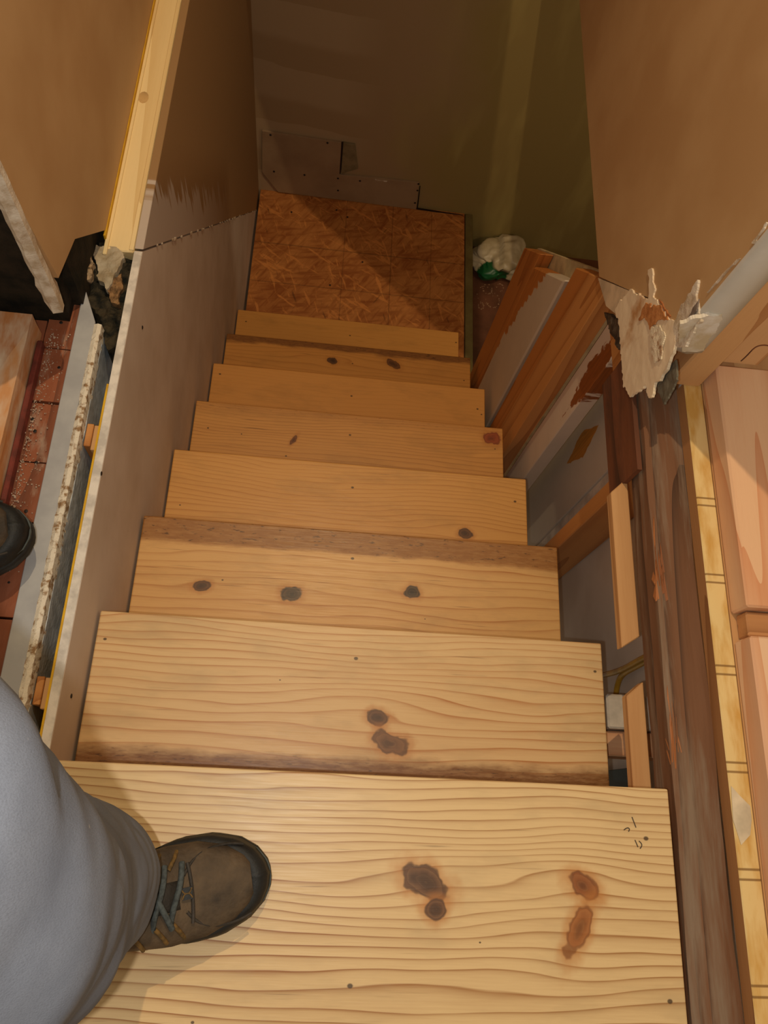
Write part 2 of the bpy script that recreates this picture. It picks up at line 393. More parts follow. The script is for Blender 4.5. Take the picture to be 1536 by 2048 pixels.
def dots(name, pts, r, mat, parent, flat='z'):
    for p in pts:
        bm = bmesh.new(); bmesh.ops.create_uvsphere(bm, u_segments=8, v_segments=5, radius=r)
        for v in bm.verts: v.co['xyz'.index(flat)] *= .35
        bmesh.ops.translate(bm, verts=bm.verts, vec=p); done(bm, name, mat, parent)
dots('screw', [P(*q, 'x', X0+.0005) for q in ((143, 1392), (203, 947), (285, 655), (228, 1250))], .0035, M['black_dot'], wl, 'x')
# --- upper left wall, set back behind the plate
wu = tag(empty('wall_left_upper', (-.075, 1.4, ZT)), kind='structure')
XU = -.066
jb = [P(q[0], q[1], 'x', XU) for q in ((117, 556), (150, 478), (222, 482))]
prism('drywall_panel', [(XU, .608, 1.5), (XU, .608, .30), jb[0], jb[1], (XU, jb[2].y, ZT+.004), (XU, YB, ZT+.004), (XU, YB, 1.5)], (-.0125, 0, 0), M['brown_drywall'], wu)
box('paper_edge', XU-.002, XU+.0015, .83, YB, ZT, ZT+.012, M['yellow_paper'], wu, 0)
zs = [1.5] + [.45-.018*i for i in range(24)]
bm = bmesh.new(); prev = None                            # crumbling white end of the sheet
for z in zs:
    wdt = .020 + .006*noise.noise(Vector((z*40, 0, 0))) + (.004 if z > .25 else 0); yj = .606 + .004*noise.noise(Vector((z*70, 3, 0)))
    if z < .0: wdt *= max(.15, 1+z*12)
    ring = [bm.verts.new((XU+.001, yj, z)), bm.verts.new((XU-.012, yj-.004+.004*noise.noise(Vector((z*90, 5, 0))), z)),
            bm.verts.new((XU-wdt, yj+.002, z)), bm.verts.new((XU-wdt, yj+.05, z)), bm.verts.new((XU+.0004, yj+.012, z))]
    if prev:
        for i in range(5): bm.faces.new((prev[i], prev[(i+1) % 5], ring[(i+1) % 5], ring[i]))
    prev = ring
    if z < -.02: break
done(bm, 'broken_edge', M['gypsum'], wu)
rough_box('jamb_stud', -.34, -.095, .668, .76, ZT-.1, 1.5, M['dark'], wu, .02, .004)
box('backing', -.13, -.0800, .70, 1.0, -.2, .2, M['dark'], wu, 0)
box('backing', -.35, -.1, .76, .80, -.4, 1.5, M['dark'], wu, 0)
# --- cream plate on top of the lower wall (ledge)
tr = tag(empty('trim_1', (-.04, 1.5, ZT-.04)), kind='structure')
box('plate', -.064, -.018, .812, YB, ZT-.04, ZT, M['plate'], tr, .002)
box('strip', -.0665, -.060, .80, YB, ZT-.001, ZT+.004, M['plate'], tr, .001)
box('strip', -.026, -.0185, .815, YB, ZT-.001, ZT+.0025, M['plate'], tr, .001)
a = P(287, 195, 'z', ZT); prism('knot', [(a.x+.009*math.cos(t)*1.0, a.y+.014*math.sin(t), ZT) for t in [i*math.pi/6 for i in range(12)]], (0, 0, .0006), plain('plate_knot', (204, 168, 112)), tr)
# --- left floor
fl = tag(empty('floor_left', (-.1, .4, -.1)), kind='structure')
ys = [-.5, -.33, -.15, .045, .185, .325, .42, .52, .615, .735]
for i in range(len(ys)-1):
    rough_box('floor_board', -.128 + .002*(i % 2), -.083, ys[i]+.0015, ys[i+1]-.0015, -.11, -.083 + .0016*((i*5) % 3 - 1), M['floor_red'], fl, .008, .0012, (60, 40, 60))
rough_box('floor_plank', -.95, -.131, -.5, .665, -.11, -.084, M['floor_red'], fl, .03, .001)
box('subfloor', -1.0, -.083, -.55, .82, -.14, -.112, M['dark'], fl, 0)
dots('nail', [P(*q, 'z', -.0815) for q in ((122, 645), (118, 735), (65, 838), (70, 862), (72, 925), (52, 1022), (18, 1165), (128, 610))], .0028, M['black_dot'], fl)
bm = bmesh.new()                                         # plaster dust and crumbs swept along the board
for i in range(520):
    t = random.random(); y = .25 + t*.40; x = -.122 + abs(random.gauss(0, .006)) if random.random() < .6 else random.uniform(-.125, -.088)
    s = random.uniform(.0004, .0015); r = bmesh.ops.create_icosphere(bm, subdivisions=1, radius=s)
    bmesh.ops.translate(bm, verts=r['verts'], vec=(x, y, -.0815))
tag(done(bm, 'plaster_crumbs', plain('plaster_dust', (186, 164, 144)), fl), kind='stuff')
# --- old plaster wall cut off at floor level
wo = tag(empty('wall_left_old', (-.06, .2, -.6)), kind='structure')
hexa('painted_top', [(-.0865, -.5, -.14), (-.056, -.5, -.14), (-.056, .655, -.14), (-.0865, .725, -.14)],
     [(-.0855, -.5, -.079), (-.0565, -.5, -.079), (-.0565, .67, -.079), (-.0845, .735, -.079)], M['grey_paint'], wo, .001)
bm = bmesh.new(); prev = None; NY = 210
for i in range(NY+1):
    y = -.5 + 1.165*i/NY; q = Vector((0, y*70, 0)); a = noise.noise(q); b = noise.noise(q*2.3+Vector((3, 0, 0)))
    ring = [bm.verts.new(c) for c in ((-.0575, y, -.10), (-.0570+.002*a, y, -.0795+.0015*b), (-.051+.002*b, y, -.0765+.003*a), (-.0455+.002*a, y, -.0785+.002*b), (-.0445+.0015*b, y, -.10))]
    if prev:
        for k in range(4): bm.faces.new((prev[k], prev[k+1], ring[k+1], ring[k]))
    prev = ring
done(bm, 'crumbled_edge', M['plaster_white'], wo)
rough_box('painted_face', -.058, -.0445, -.5, .66, -1.2, -.095, M['gloss_grey'], wo, .012, .0018, (20, 12, 12))
# --- back wall
wb = tag(empty('wall_back', (1.0, YB+.05, ZF)), kind='structure')
box('wall_sheet', -.3, 2.6, YB, YB+.012, ZF-.1, .6, M['back_wall'], wb, 0)
pb = lambda px, py, d=.0: P(px, py, 'y', YB-.010)
prism('drywall_patch', [pb(*q) for q in ((524, 262), (683, 286), (680, 350), (838, 366), (832, 419), (556, 384), (524, 344))], (0, .0095, 0), M['mauve_drywall'], wb, .0008)
prism('drywall_patch', [pb(*q) for q in ((684, 286), (710, 290), (716, 338), (683, 348))], (0, .0095, 0), plain('filled_patch', (134, 118, 86)), wb, .0008)
prism('joint_gap', [P(*q, 'y', YB-.0108) for q in ((683, 284), (687, 284), (684, 322), (681, 348), (679, 348))], (0, .001, 0), M['black_dot'], wb)
prism('joint_gap', [P(*q, 'y', YB-.0108) for q in ((839, 372), (841, 372), (836, 416), (926, 430), (926, 432), (833, 419))], (0, .001, 0), M['black_dot'], wb)
ragged('torn_spot', [P(*q, 'y', YB-.011) for q in ((748, 357), (775, 362), (776, 365), (750, 361))], 'y', YB-.011, .001, .003, .0005, M['gypsum'], wb)
dots('screw', [P(*q, 'y', YB-.011) for q in ((541, 270), (655, 286), (548, 343), (609, 350), (676, 357), (676, 381), (720, 362), (837, 368), (835, 381), (830, 406))], .0045, M['black_dot'], wb, 'y')
# --- landing
ld = tag(empty('floor_landing', (.4, 2.0, ZL-.2)), kind='structure')
prism('osb_sheet', [(.005, 1.52, ZL), (.862, 1.52, ZL), (.862, YB+.09, ZL), (.005, YB+.09, ZL)], (0, 0, -.018), M['osb'], ld, .001)
box('landing_edge', .865, .897, 1.30, YB-.002, ZF, ZL+.002, M['osb_edge'], ld, .002)
box('joist', .01, .85, 1.55, YB, ZL-.16, ZL-.02, M['stud_y'], ld)
dots('nail', [P(*q, 'z', ZL+.005) for q in ((583, 424), (673, 420), (695, 434), (725, 524), (660, 570))], .004, M['black_dot'], ld)
tag(box('floor_lower', .9, 3.0, -1.0, YB, ZF-.03, ZF, M['lower_floor'], None, 0), kind='structure')
bm = bmesh.new()                                         # old adhesive rings and paint drips on the lower floor
for (px, py, r) in ((970, 590, .035), (985, 600, .03), (962, 612, .012), (975, 578, .02), (1000, 575, .015)):
    c = P(px, py, 'z', ZF)
    for i in range(26):
        if random.random() < .45: continue
        t = i/26*6.283; s = random.uniform(.0015, .0045); q = bmesh.ops.create_icosphere(bm, subdivisions=1, radius=s)
        for v in q['verts']: v.co = Vector((c.x+r*math.cos(t)+v.co.x, c.y+r*math.sin(t)*1.3+v.co.y, ZF+v.co.z*.3))
o = tag(done(bm, 'paint_spatter', plain('old_spatter', (168, 130, 100)), bpy.data.objects['floor_lower']), kind='stuff')
tag(box('floor_hall', 0, .80, -1.0, -.345, -.04, -.001, M['stud_y'], None, 0), kind='structure')
tag(box('wall_room', 3.0, 3.05, -1.0, YB, ZF, -.14, M['back_wall'], None, 0), kind='structure')
tag(box('wall_near', -.3, 3.0, -1.05, -1.0, ZF, -.14, M['back_wall'], None, 0), kind='structure')
tag(box('ceiling_lower', .90, 3.0, .72, YB, -.14, -.062, M['grey_drywall'], None, 0), kind='structure')
# unseen slab added over the landing, its edge shaped to cast the slanting shadow
ZC = .30; tt = (LAMP.z-ZC)/(LAMP.z-ZL)
ea, eb = [Vector((LAMP.x+(q[0]-LAMP.x)*tt, LAMP.y+(q[1]-LAMP.y)*tt, ZC)) for q in ((.130, 2.33), (.865, 1.635))]
dd = ea-eb; e0 = ea + dd*((-.06-ea.x)/dd.x); e1 = eb + dd*((.66-eb.x)/dd.x)
prism('shadow_slab', [e0, e1, (.66, YB, ZC), (-.06, YB, ZC)], (0, 0, .12), M['grey_drywall']); tag(bpy.data.objects['shadow_slab'], kind='structure')
# --- right: upper wall
wr = tag(empty('wall_right', (XR, 1.4, -.13)), kind='structure')
px_ = lambda px, py, x=XR: P(px, py, 'x', x)
ZR = -.135
prism('drywall_panel', [(XR, .607, 1.5), (XR, .607, .16), px_(1352, 640), px_(1340, 640), px_(1300, 596), px_(1262, 582), (XR, .915, ZR), (XR, YB, ZR), (XR, YB, 1.5)], (.0125, 0, 0), M['brown_drywall'], wr)
ragged('torn_flap', [px_(*q) for q in ((1238, 606), (1262, 580), (1300, 596), (1298, 540), (1308, 530), (1312, 590), (1340, 636), (1356, 640), (1352, 705), (1335, 745), (1314, 768), (1306, 800), (1298, 800), (1296, 775), (1280, 786), (1262, 794), (1249, 775), (1243, 700), (1240, 645), (1232, 622))],
       'x', XR-.003, .0045, .0026, .0008, plain('torn_cream_gypsum', (228, 208, 178), (186, 140, 94), 14, .9, .1, .25, .56, .70), wr, .006, 24)
prism('bare_paper', [px_(*q) for q in ((1196, 556), (1264, 584), (1242, 612), (1236, 632), (1212, 612))], (.0125, 0, 0), plain('bare_drywall_paper', (214, 190, 158)), wr)
ragged('torn_shard', [px_(*q) for q in ((1352, 645), (1362, 618), (1401, 556), (1397, 590), (1404, 640), (1372, 700), (1350, 690))], 'x', XR-.003, .0045, .0026, .0014, M['gypsum'], wr, .005, 34)
ragged('torn_paper', [px_(*q) for q in ((1338, 640), (1318, 598), (1322, 596), (1345, 632))], 'x', XR-.002, .003, .003, .001, M['splinter'], wr, .003)
ragged('torn_paper', [px_(*q, XR-.005) for q in ((1276, 640), (1290, 602), (1306, 612), (1318, 606), (1336, 642), (1316, 640), (1300, 662), (1292, 640))], 'x', XR-.0050, .002, .0022, .0008, plain('torn_brown_paper', (196, 136, 84), (160, 100, 56), 40, .9, .1, .5), wr, .005, 40)
ragged('torn_gypsum', [px_(*q, XR-.006) for q in ((1300, 655), (1318, 648), (1330, 670), (1322, 720), (1308, 728), (1300, 700))], 'x', XR-.0058, .002, .0022, .0012, plain('ribbed_gypsum', (224, 210, 184), (160, 120, 84), 60, .9, .1, .8, .52, .66), wr, .006, 60)
ragged('torn_core', [px_(*q, XR-.006) for q in ((1376, 632), (1398, 596), (1396, 612), (1384, 640), (1374, 650))], 'x', XR-.0058, .002, .0022, .0008, plain('grey_torn_core', (132, 118, 108), None, 60), wr, .004, 40)
ragged('white_chunk', [P(*q, 'y', .599) for q in ((1356, 650), (1384, 636), (1412, 632), (1450, 628), (1432, 668), (1404, 704), (1362, 704), (1352, 680))], 'y', .5985, .006, .0028, .001, plain('white_plaster_chunk', (220, 214, 204), (196, 180, 150), 24, .9, .1, .3), wr, .005, 30)
ragged('broken_edge', [px_(*q) for q in ((1410, 592), (1478, 512), (1484, 516), (1418, 588))], 'x', XR-.002, .004, .003, .001, M['gypsum'], wr, .004)
ragged('broken_edge', [px_(*q) for q in ((1502, 492), (1536, 440), (1540, 448), (1508, 494))], 'x', XR-.002, .004, .003, .001, M['gypsum'], wr, .004)
ragged('grey_mortar', [px_(*q, .819) for q in ((1325, 745), (1352, 715), (1356, 760), (1330, 812), (1318, 795), (1312, 770))], 'x', .819, .003, .0035, .002, plain('grey_mortar', (104, 98, 84), None, 30), wr, .005)
ragged('grey_mortar', [px_(*q, .820) for q in ((1205, 620), (1240, 640), (1248, 700), (1238, 700), (1216, 660))], 'x', .820, .01, .0035, .003, plain('dark_mortar', (92, 78, 62), (60, 50, 40), 60), wr, .005)
# white finished end of the upper wall
bm = bmesh.new(); prev = None
for z in [1.5] + [.5-.02*i for i in range(21)]:
    yj = .606 + .002*noise.noise(Vector((z*50, 1, 0)))
    ring = [bm.verts.new(c) for c in ((XR-.0005, yj, z), (XR+.022, yj-.006, z), (XR+.046, yj-.001, z), (XR+.046, yj+.06, z), (XR+.0006, yj+.02, z))]
    if prev:
        for i in range(5): bm.faces.new((prev[i], prev[(i+1) % 5], ring[(i+1) % 5], ring[i]))
    prev = ring
    if z < .115: break
bm.faces.new(prev); done(bm, 'wall_end', plain('white_wall_end', (206, 202, 192), (196, 190, 178), 8, .6), wr, True)
box('core', XR+.013, XR+.07, .67, YB, ZR+.0, 1.5, M['stud_tan'], wr, 0)
# --- right: open half wall under the beam
wh = tag(empty('wall_right_lower', (.88, .8, ZF)), kind='structure')
def stud(y0, y1, x0, x1, mat, top=None, name='stud'):
    t0 = zd(y0) if top is None else top; t1 = zd(y1) if top is None else top
    return hexa(name, [(x0, y0, ZF), (x1, y0, ZF), (x1, y1, ZF), (x0, y1, ZF)], [(x0, y0, t0), (x1, y0, t0), (x1, y1, t1), (x0, y1, t1)], mat, wh, .002)
stud(1.255, 1.375, .822, .858, M['stud_orange'])
o = hexa('stud', [(.818, 1.052, ZF), (.856, 1.052, ZF), (.856, 1.245, ZF), (.818, 1.245, ZF)], [(.818, 1.052, -.325), (.856, 1.052, -.325), (.856, 1.245, -.525), (.818, 1.245, -.525)], M['peeled_s2'], wh, .004)
tag(o, label='stud with peeling white paint')
stud(.876, .972, .820, .858, M['stud_tan'])
stud(.974, 1.040, .823, .858, M['stud_orange'])
tag(stud(.790, .872, .862, .898, M['peeled_s4'], -.14), label='white painted stud torn to bare wood')
stud(.517, .553, .860, .944, M['stud_tan'], -.09)
prism('drywall_panel', [(.859, y, zd(y)+.004) for y in (.885, 1.38)] + [(.859, 1.38, zd(1.38)-.25), (.859, 1.28, ZF), (.859, .885, ZF)], (.011, 0, 0), plain('cream_drywall', (206, 184, 140)), wh)
box('drywall_panel', .945, .957, -.6, .535, ZF, -.07, M['grey_drywall'], wh, 0)
box('white_panel', .946, .958, .537, .665, ZF, -.12, plain('white_panel_paint', (206, 196, 186)), wh, .002)
box('white_panel', .944, .956, .668, .90, ZF, -.12, M['peeled_back'], wh, .002)
# ================================================================ STAIRS
BR = (96, 58, 30)
st = empty('staircase', (.4, .8, ZL))
tag(st, 'narrow varnished knotty pine staircase going down to the landing', 'staircase')
DK = (92, 60, 38); RD = (132, 74, 36)
T = [dict(knots=[(852, 1765, .030, .017, -.5, DK, .016), (873, 1818, .013, .012, 0, DK, .006), (1165, 1772, .022, .014, -.5, RD, .012), (1158, 1862, .013, .034, -.45, (150, 90, 44), .010)],
          nails=[(700, 1972, .005), (1292, 1677, .005), (1340, 2003, .005), (960, 1885, .002), (385, 2045, .003)], A=84, B=40, v0=-.1, stains=[], off=1.3, lw=1.15, light=(212, 182, 134), dark=(146, 94, 42), blotch=.5),
     dict(knots=[(757, 1435, .017, .011, 0, DK, .010), (781, 1487, .028, .016, -.3, (112, 76, 48), .012)],
          nails=[(712, 1317, .005), (210, 1278, .004), (1190, 1343, .004), (560, 1360, .002)], A=110, B=140, v0=.25, stains=[(.004, .045, 1.0, (120, 78, 38))], off=4.1, lw=1.0, light=(212, 178, 128), blotch=.5),
     dict(knots=[(402, 1172, .016, .010, .2, (80, 46, 26), .009), (584, 1188, .019, .014, 0, (46, 28, 18), .012), (824, 1185, .015, .013, 0, (44, 28, 18), .010)],
          nails=[(705, 1117, .005), (445, 1160, .003), (850, 1238, .002)], A=62, B=60, v0=.36, stains=[(.428, .40, 1.0, (146, 96, 46))], off=7.7, lw=.9, light=(212, 166, 104), blotch=.55),
     dict(knots=[(931, 1068, .015, .012, 0, (84, 52, 34), .012)], nails=[(705, 975, .005), (1030, 1003, .005), (360, 1010, .003)], A=120, B=170, v0=.68, off=9.2, lw=.9, light=(212, 156, 84), dark=(176, 112, 46)),
     dict(knots=[(546, 807, .011, .008, 0, (120, 62, 30), .005), (587, 880, .006, .016, -.5, (110, 60, 30), .003), (983, 877, .022, .018, 0, (140, 60, 30), 0)], nails=[(700, 870, .005), (572, 912, .004), (990, 898, .003), (416, 856, .004), (483, 868, .003)],
          A=120, B=140, v0=.90, stains=[(.90, .85, .45, (150, 92, 40))], off=12.4, light=(206, 148, 78), dark=(150, 88, 34)),
     dict(knots=[], nails=[(440, 748, .005), (703, 792, .005), (955, 818, .005), (963, 829, .004)], A=60, B=100, v0=1.0, off=15.5, lw=.35, light=(206, 144, 72), dark=(176, 112, 48), blotch=.2),
     dict(knots=[(665, 722, .019, .012, -.2, (78, 50, 34), .012), (787, 728, .026, .014, -.6, (98, 58, 32), .014)], nails=[(705, 727, .004), (928, 761, .004)], A=70, B=60, v0=1.3, stains=[(1.362, 1.335, .9, (112, 66, 28))], off=18.2, light=(200, 138, 66), dark=(160, 96, 38)),
     dict(knots=[], nails=[(492, 643, .005), (700, 671, .005), (912, 685, .005)], A=60, B=80, v0=1.5, off=21.7, lw=.35, light=(202, 142, 70), dark=(178, 114, 50), blotch=.2)]
for k, d in enumerate(T):
    z = -k*H_; y1 = k*R_; y0 = y1-.275 if k else -.34
    bm = bmesh.new(); bmesh.ops.create_cube(bm, size=1)
    xa, xb = .0005, W_ - .0005
    for v in bm.verts: v.co = Vector(((xa+xb)/2+v.co.x*(xb-xa), (y0+y1)/2+v.co.y*(y1-y0), z-.019+v.co.z*.038))
    bev(bm, .003, 3)
    tr_ = done(bm, 'tread', tread_mat(k, z, **d), st)
    box('riser', .004, W_-.006, y1-.036, y1-.018, z-H_+.0005, z-.0385, lumber('riser_pine_%d' % k, 'x', (206, 152, 84), (166, 108, 48), k*1.7), st, .001)
for x in (.03, .74):
    pts = []
    for k in range(8):
        pts += [(x, k*R_-.037, -k*H_-.0385), (x, k*R_-.037, -(k+1)*H_-.0385)]
    pts += [(x, 8*R_-.037-.05, ZL-.0385), (x, 7*R_-.25, ZL-.2), (x, -.25, -.36), (x, -.25, -.0385)]
    prism('stringer', pts, (.036, 0, 0), M['stud_y'], st)
# pencil scribble on the top tread
for pts in ([(1264, 1634), (1272, 1655)], [(1248, 1660), (1256, 1652), (1262, 1657), (1257, 1663)], [(1270, 1680), (1276, 1694)], [(1278, 1682), (1287, 1690), (1280, 1697)]):
    q = [P(a, b, 'z', .0006) for a, b in pts]
    if len(q) == 2: q = [q[0], q[0].lerp(q[1], .33), q[0].lerp(q[1], .66), q[1]]
    elif len(q) == 3: q = [q[0], q[0].lerp(q[1], .5), q[1], q[2]]
    tube('pencil_mark', q, .0006, M['pencil'], st)
# ================================================================ RIGHT SIDE TIMBER
o = rough_box('timber_beam', .824, .889, -.6, .86, -.090, -.036, M['old_beam'], None, .008, .003, (26, 5, 30), .004)
recentre(tag(o, 'dark weathered old timber beam running along the stair opening', 'beam'))
bm = bmesh.new()                                         # loose splinters on the beam's stair-side corner
for i in range(26):
    y = random.uniform(.02, .10) if i % 2 else random.uniform(.26, .34)
    x = .8255+random.random()**2*.016; l = random.uniform(.02, .07); wd = random.uniform(.001, .0024)
    q = [(x-wd, y, -.0385), (x+wd, y+.004, -.0345), (x+random.uniform(-.002, .004), y+l, -.0335)]
    v = [bm.verts.new(c) for c in q] + [bm.verts.new((q[0][0], q[0][1]+l*.3, -.046))]
    for f in ((0, 1, 2), (0, 2, 3), (0, 1, 3), (1, 2, 3)): bm.faces.new([v[i] for i in f])
s = tag(done(bm, 'splinters', M['splinter']), kind='stuff'); bb = bpy.data.objects['timber_beam']; s.parent = bb; s.matrix_parent_inverse = Matrix.Translation(bb.location).inverted()
o = rough_box('side_plank', .8135, .8215, .475, .69, -.152, -.040, M['old_plank'], None, .008, .0008, (26, 5, 30))
recentre(tag(o, 'short reddish-brown old plank against the beam under the torn drywall', 'plank'))
def piece(name, label, cat, *a, group=None, **k):
    o = box(name, *a, **k); recentre(o); return tag(o, label, cat, group)
o = hexa('ledger_block', [(.793, .203, -.118), (.8225, .222, -.118), (.8225, .486, -.118), (.793, .458, -.118)], [(.793, .203, -.098), (.8225, .222, -.098), (.8225, .486, -.098), (.793, .458, -.098)], M['stud_y'])
recentre(tag(o, 'long tan lumber ledger fixed to the side of the dark beam', 'lumber'))
o = hexa('ledger_block', [(.7955, -.25, -.118), (.8225, -.25, -.118), (.8225, .154, -.118), (.7955, .132, -.118)], [(.7955, -.25, -.098), (.8225, -.25, -.098), (.8225, .154, -.098), (.7955, .132, -.098)], M['stud_y'])
recentre(tag(o, 'pale lumber ledger beside the top tread and the dark beam', 'lumber'))
piece('lumber_offcut', 'white painted lumber offcut under the yellow cable', 'lumber', .824, .94, .100, .156, -.30, -.245, M['peeled_back'] if 0 else plain('white_block', (214, 200, 182)), b=.003)
piece('lumber_offcut', 'bare pink lumber offcut beside the white painted offcut', 'lumber', .824, .94, .058, .098, -.33, -.262, M['pink_pine_x'], b=.002)
piece('teal_sheet', 'dark teal sheet in the gap below the pink offcut', 'sheet', .928, .940, -.12, .05, -.95, -.40, M['teal'])
# yellow cable
cb = empty('electric_cable', P(1250, 1340, 'x', .92)); tag(cb, 'yellow electric cable looping behind the dark beam', 'cable')
tube('cable_run', [P(*q, 'x', .925) for q in ((1190, 1352), (1212, 1350), (1240, 1342), (1265, 1328), (1292, 1312), (1315, 1305))], .0055, M['cable'], cb)
tube('cable_run', [P(*q, 'x', .935) for q in ((1300, 1318), (1270, 1335), (1246, 1345), (1234, 1365), (1230, 1400), (1230, 1440))], .0055, M['cable'], cb)
# yellowed board with pencil lines
o = box('painted_board', .889, .9185, -.6, .622, -.0355, -.008, M['yellow_board'], None, .0015)
me = o.data; me.materials.append(lumber('board_raw_side', 'y', (176, 126, 80), (138, 92, 54), 8.1))
for p in me.polygons:
    if p.normal.z < .6: p.material_index = 1
recentre(tag(o, 'yellowed painted board with double pencil lines beside the dark beam', 'board'))
c0 = [P(*q, 'z', -.0075) for q in ((1462, 1572), (1478, 1590), (1500, 1612), (1503, 1640), (1500, 1670), (1482, 1690), (1466, 1640))]
ch = prism('paint_chip', c0, (0, 0, .0006), plain('pale_chip', (222, 206, 178))); ch.parent = o; ch.matrix_parent_inverse = Matrix.Translation(o.location).inverted()
# pink pine boards on the right floor
fr = tag(box('floor_right', .9195, 2.2, -.6, 1.4, -.06, -.009, M['stud_y'], None, 0), kind='structure')
piece('pine_board', 'long pink pine board lying beside the yellowed board', 'board', .9205, 1.09, .243, .632, -.0085, .036, M['pink_pine'], b=.003)
piece('pine_board', 'pink pine board beyond the narrow tan crosspiece', 'board', .9205, 1.09, -.6, .203, -.0085, .034, lumber('pink_pine_b', 'y', (228, 188, 154), (208, 148, 108), 9.2, 5, .06), b=.003)
piece('cross_batten', 'narrow tan batten between two pink pine boards', 'batten', .928, 1.3, .206, .241, -.0085, .018, lumber('batten_tan', 'x', (190, 136, 88), (150, 100, 58), 3), b=.002)
js = empty('jamb_stud', (.93, .66, .036)); tag(js, 'pale vertical pine stud standing at the white wall end', 'stud')
box('stud_body', .8625, .915, .615, .70, -.0085, 1.5, M['jamb_stud'], js, .003)
box('stud_body', .9155, .99, .635, .72, .0365, 1.5, lumber('jamb_stud_b', 'z', (214, 170, 122), (186, 132, 82), 7.7, 5), js, .003)
tube('bark_crack', [P(*q, 'y', .6145) for q in ((1482, 722), (1494, 712), (1506, 696), (1520, 690), (1534, 690), (1545, 694))], .0009, M['old_plank'], js)
# ================================================================ LEFT SIDE BITS
o = rough_box('worn_timber', -.40, -.134, -.5, .640, -.0835, -.030, M['worn_orange'], None, .012, .0012, (20, 10, 20))
recentre(tag(o, 'worn orange timber with plaster smears lying on the floor boards', 'timber'))
piece('red_batten', 'thin dark red batten alongside the worn orange timber', 'batten', -.1325, -.1245, -.5, .618, -.0835, -.066, M['red_paint'])
for yy, zz, lab in ((.478, -.125, 'small plywood block wedged behind the drywall near the moulded plaster'), (.092, -.125, 'small plywood block wedged behind the drywall beside the blue-grey trouser leg')):
    e = empty('wood_block', (-.032, yy, zz-.05)); tag(e, lab, 'block')
    box('block_layer', -.0425, -.0325, yy-.019, yy+.019, zz-.06, zz+.03, M['stud_tan'], e, .001)
    box('block_layer', -.032, -.0185, yy-.024, yy+.018, zz-.06, zz+.028, M['stud_y'], e, .001)
lp = empty('broken_plaster', (-.06, .72, -.1)); tag(lp, 'crumbling plaster lump with dark rot below the cream wall plate', 'plaster')
ragged('rotten_core', [P(*q, 'z', -.09) for q in ((150, 478), (230, 482), (272, 505), (268, 560), (240, 690), (205, 700), (200, 640), (165, 590), (130, 560))], 'z', -.094, -.06, .0045, .012, plain('rotten_plaster', (66, 58, 44), (30, 30, 26), 55, .9, .1, .9), lp, .006, 40)
ragged('plaster_patch', [P(*q, 'z', -.07) for q in ((180, 482), (232, 480), (252, 505), (236, 530), (215, 580), (196, 555), (186, 520))], 'z', -.078, -.012, .004, .004, plain('grey_plaster_patch', (178, 166, 144), (150, 134, 108), 40, .9, .1, .6), lp, .006, 40)
ragged('rubble', [P(*q, 'z', -.08) for q in ((205, 560), (240, 540), (250, 570), (238, 610), (215, 600))], 'z', -.084, -.012, .004, .006, plain('brown_rubble', (150, 116, 80), (80, 60, 42), 80, .9, .1, .8), lp, .008, 60)
ragged('rubble', [P(*q, 'z', -.06) for q in ((153, 478), (178, 482), (190, 540), (165, 560), (150, 520))], 'z', -.068, -.012, .004, .008, plain('pale_rubble', (176, 150, 118), (60, 50, 40), 70, .9, .1, .8), lp, .008, 60)
# ================================================================ PLASTIC BAG
bm = bmesh.new(); bmesh.ops.create_icosphere(bm, subdivisions=5, radius=1)
c = P(1000, 512, 'z', -1.66)
for v in bm.verts:
    n = v.co.normalized(); q = n*1.1
    fold = noise.noise(q*1.1+Vector((2, 1, 5)))*.6 + (.5-abs(noise.noise(q*1.6+Vector((1, 7, 3)))))*.45 + (.3-abs(noise.noise(q*3.2)))*.10
    r = .72 + fold*.62
    flat = .55 if n.x < 0 else .9
    v.co = Vector((c.x + n.x*.155*r, c.y + n.y*.115*r, max(ZF+.002, -1.688 + n.z*.10*r*flat*(1+.6*max(0, n.y)))))
o = done(bm, 'plastic_bag', M['bag'], None, True)
recentre(tag(o, 'crumpled white plastic bag with green print on the lower floor', 'bag'))
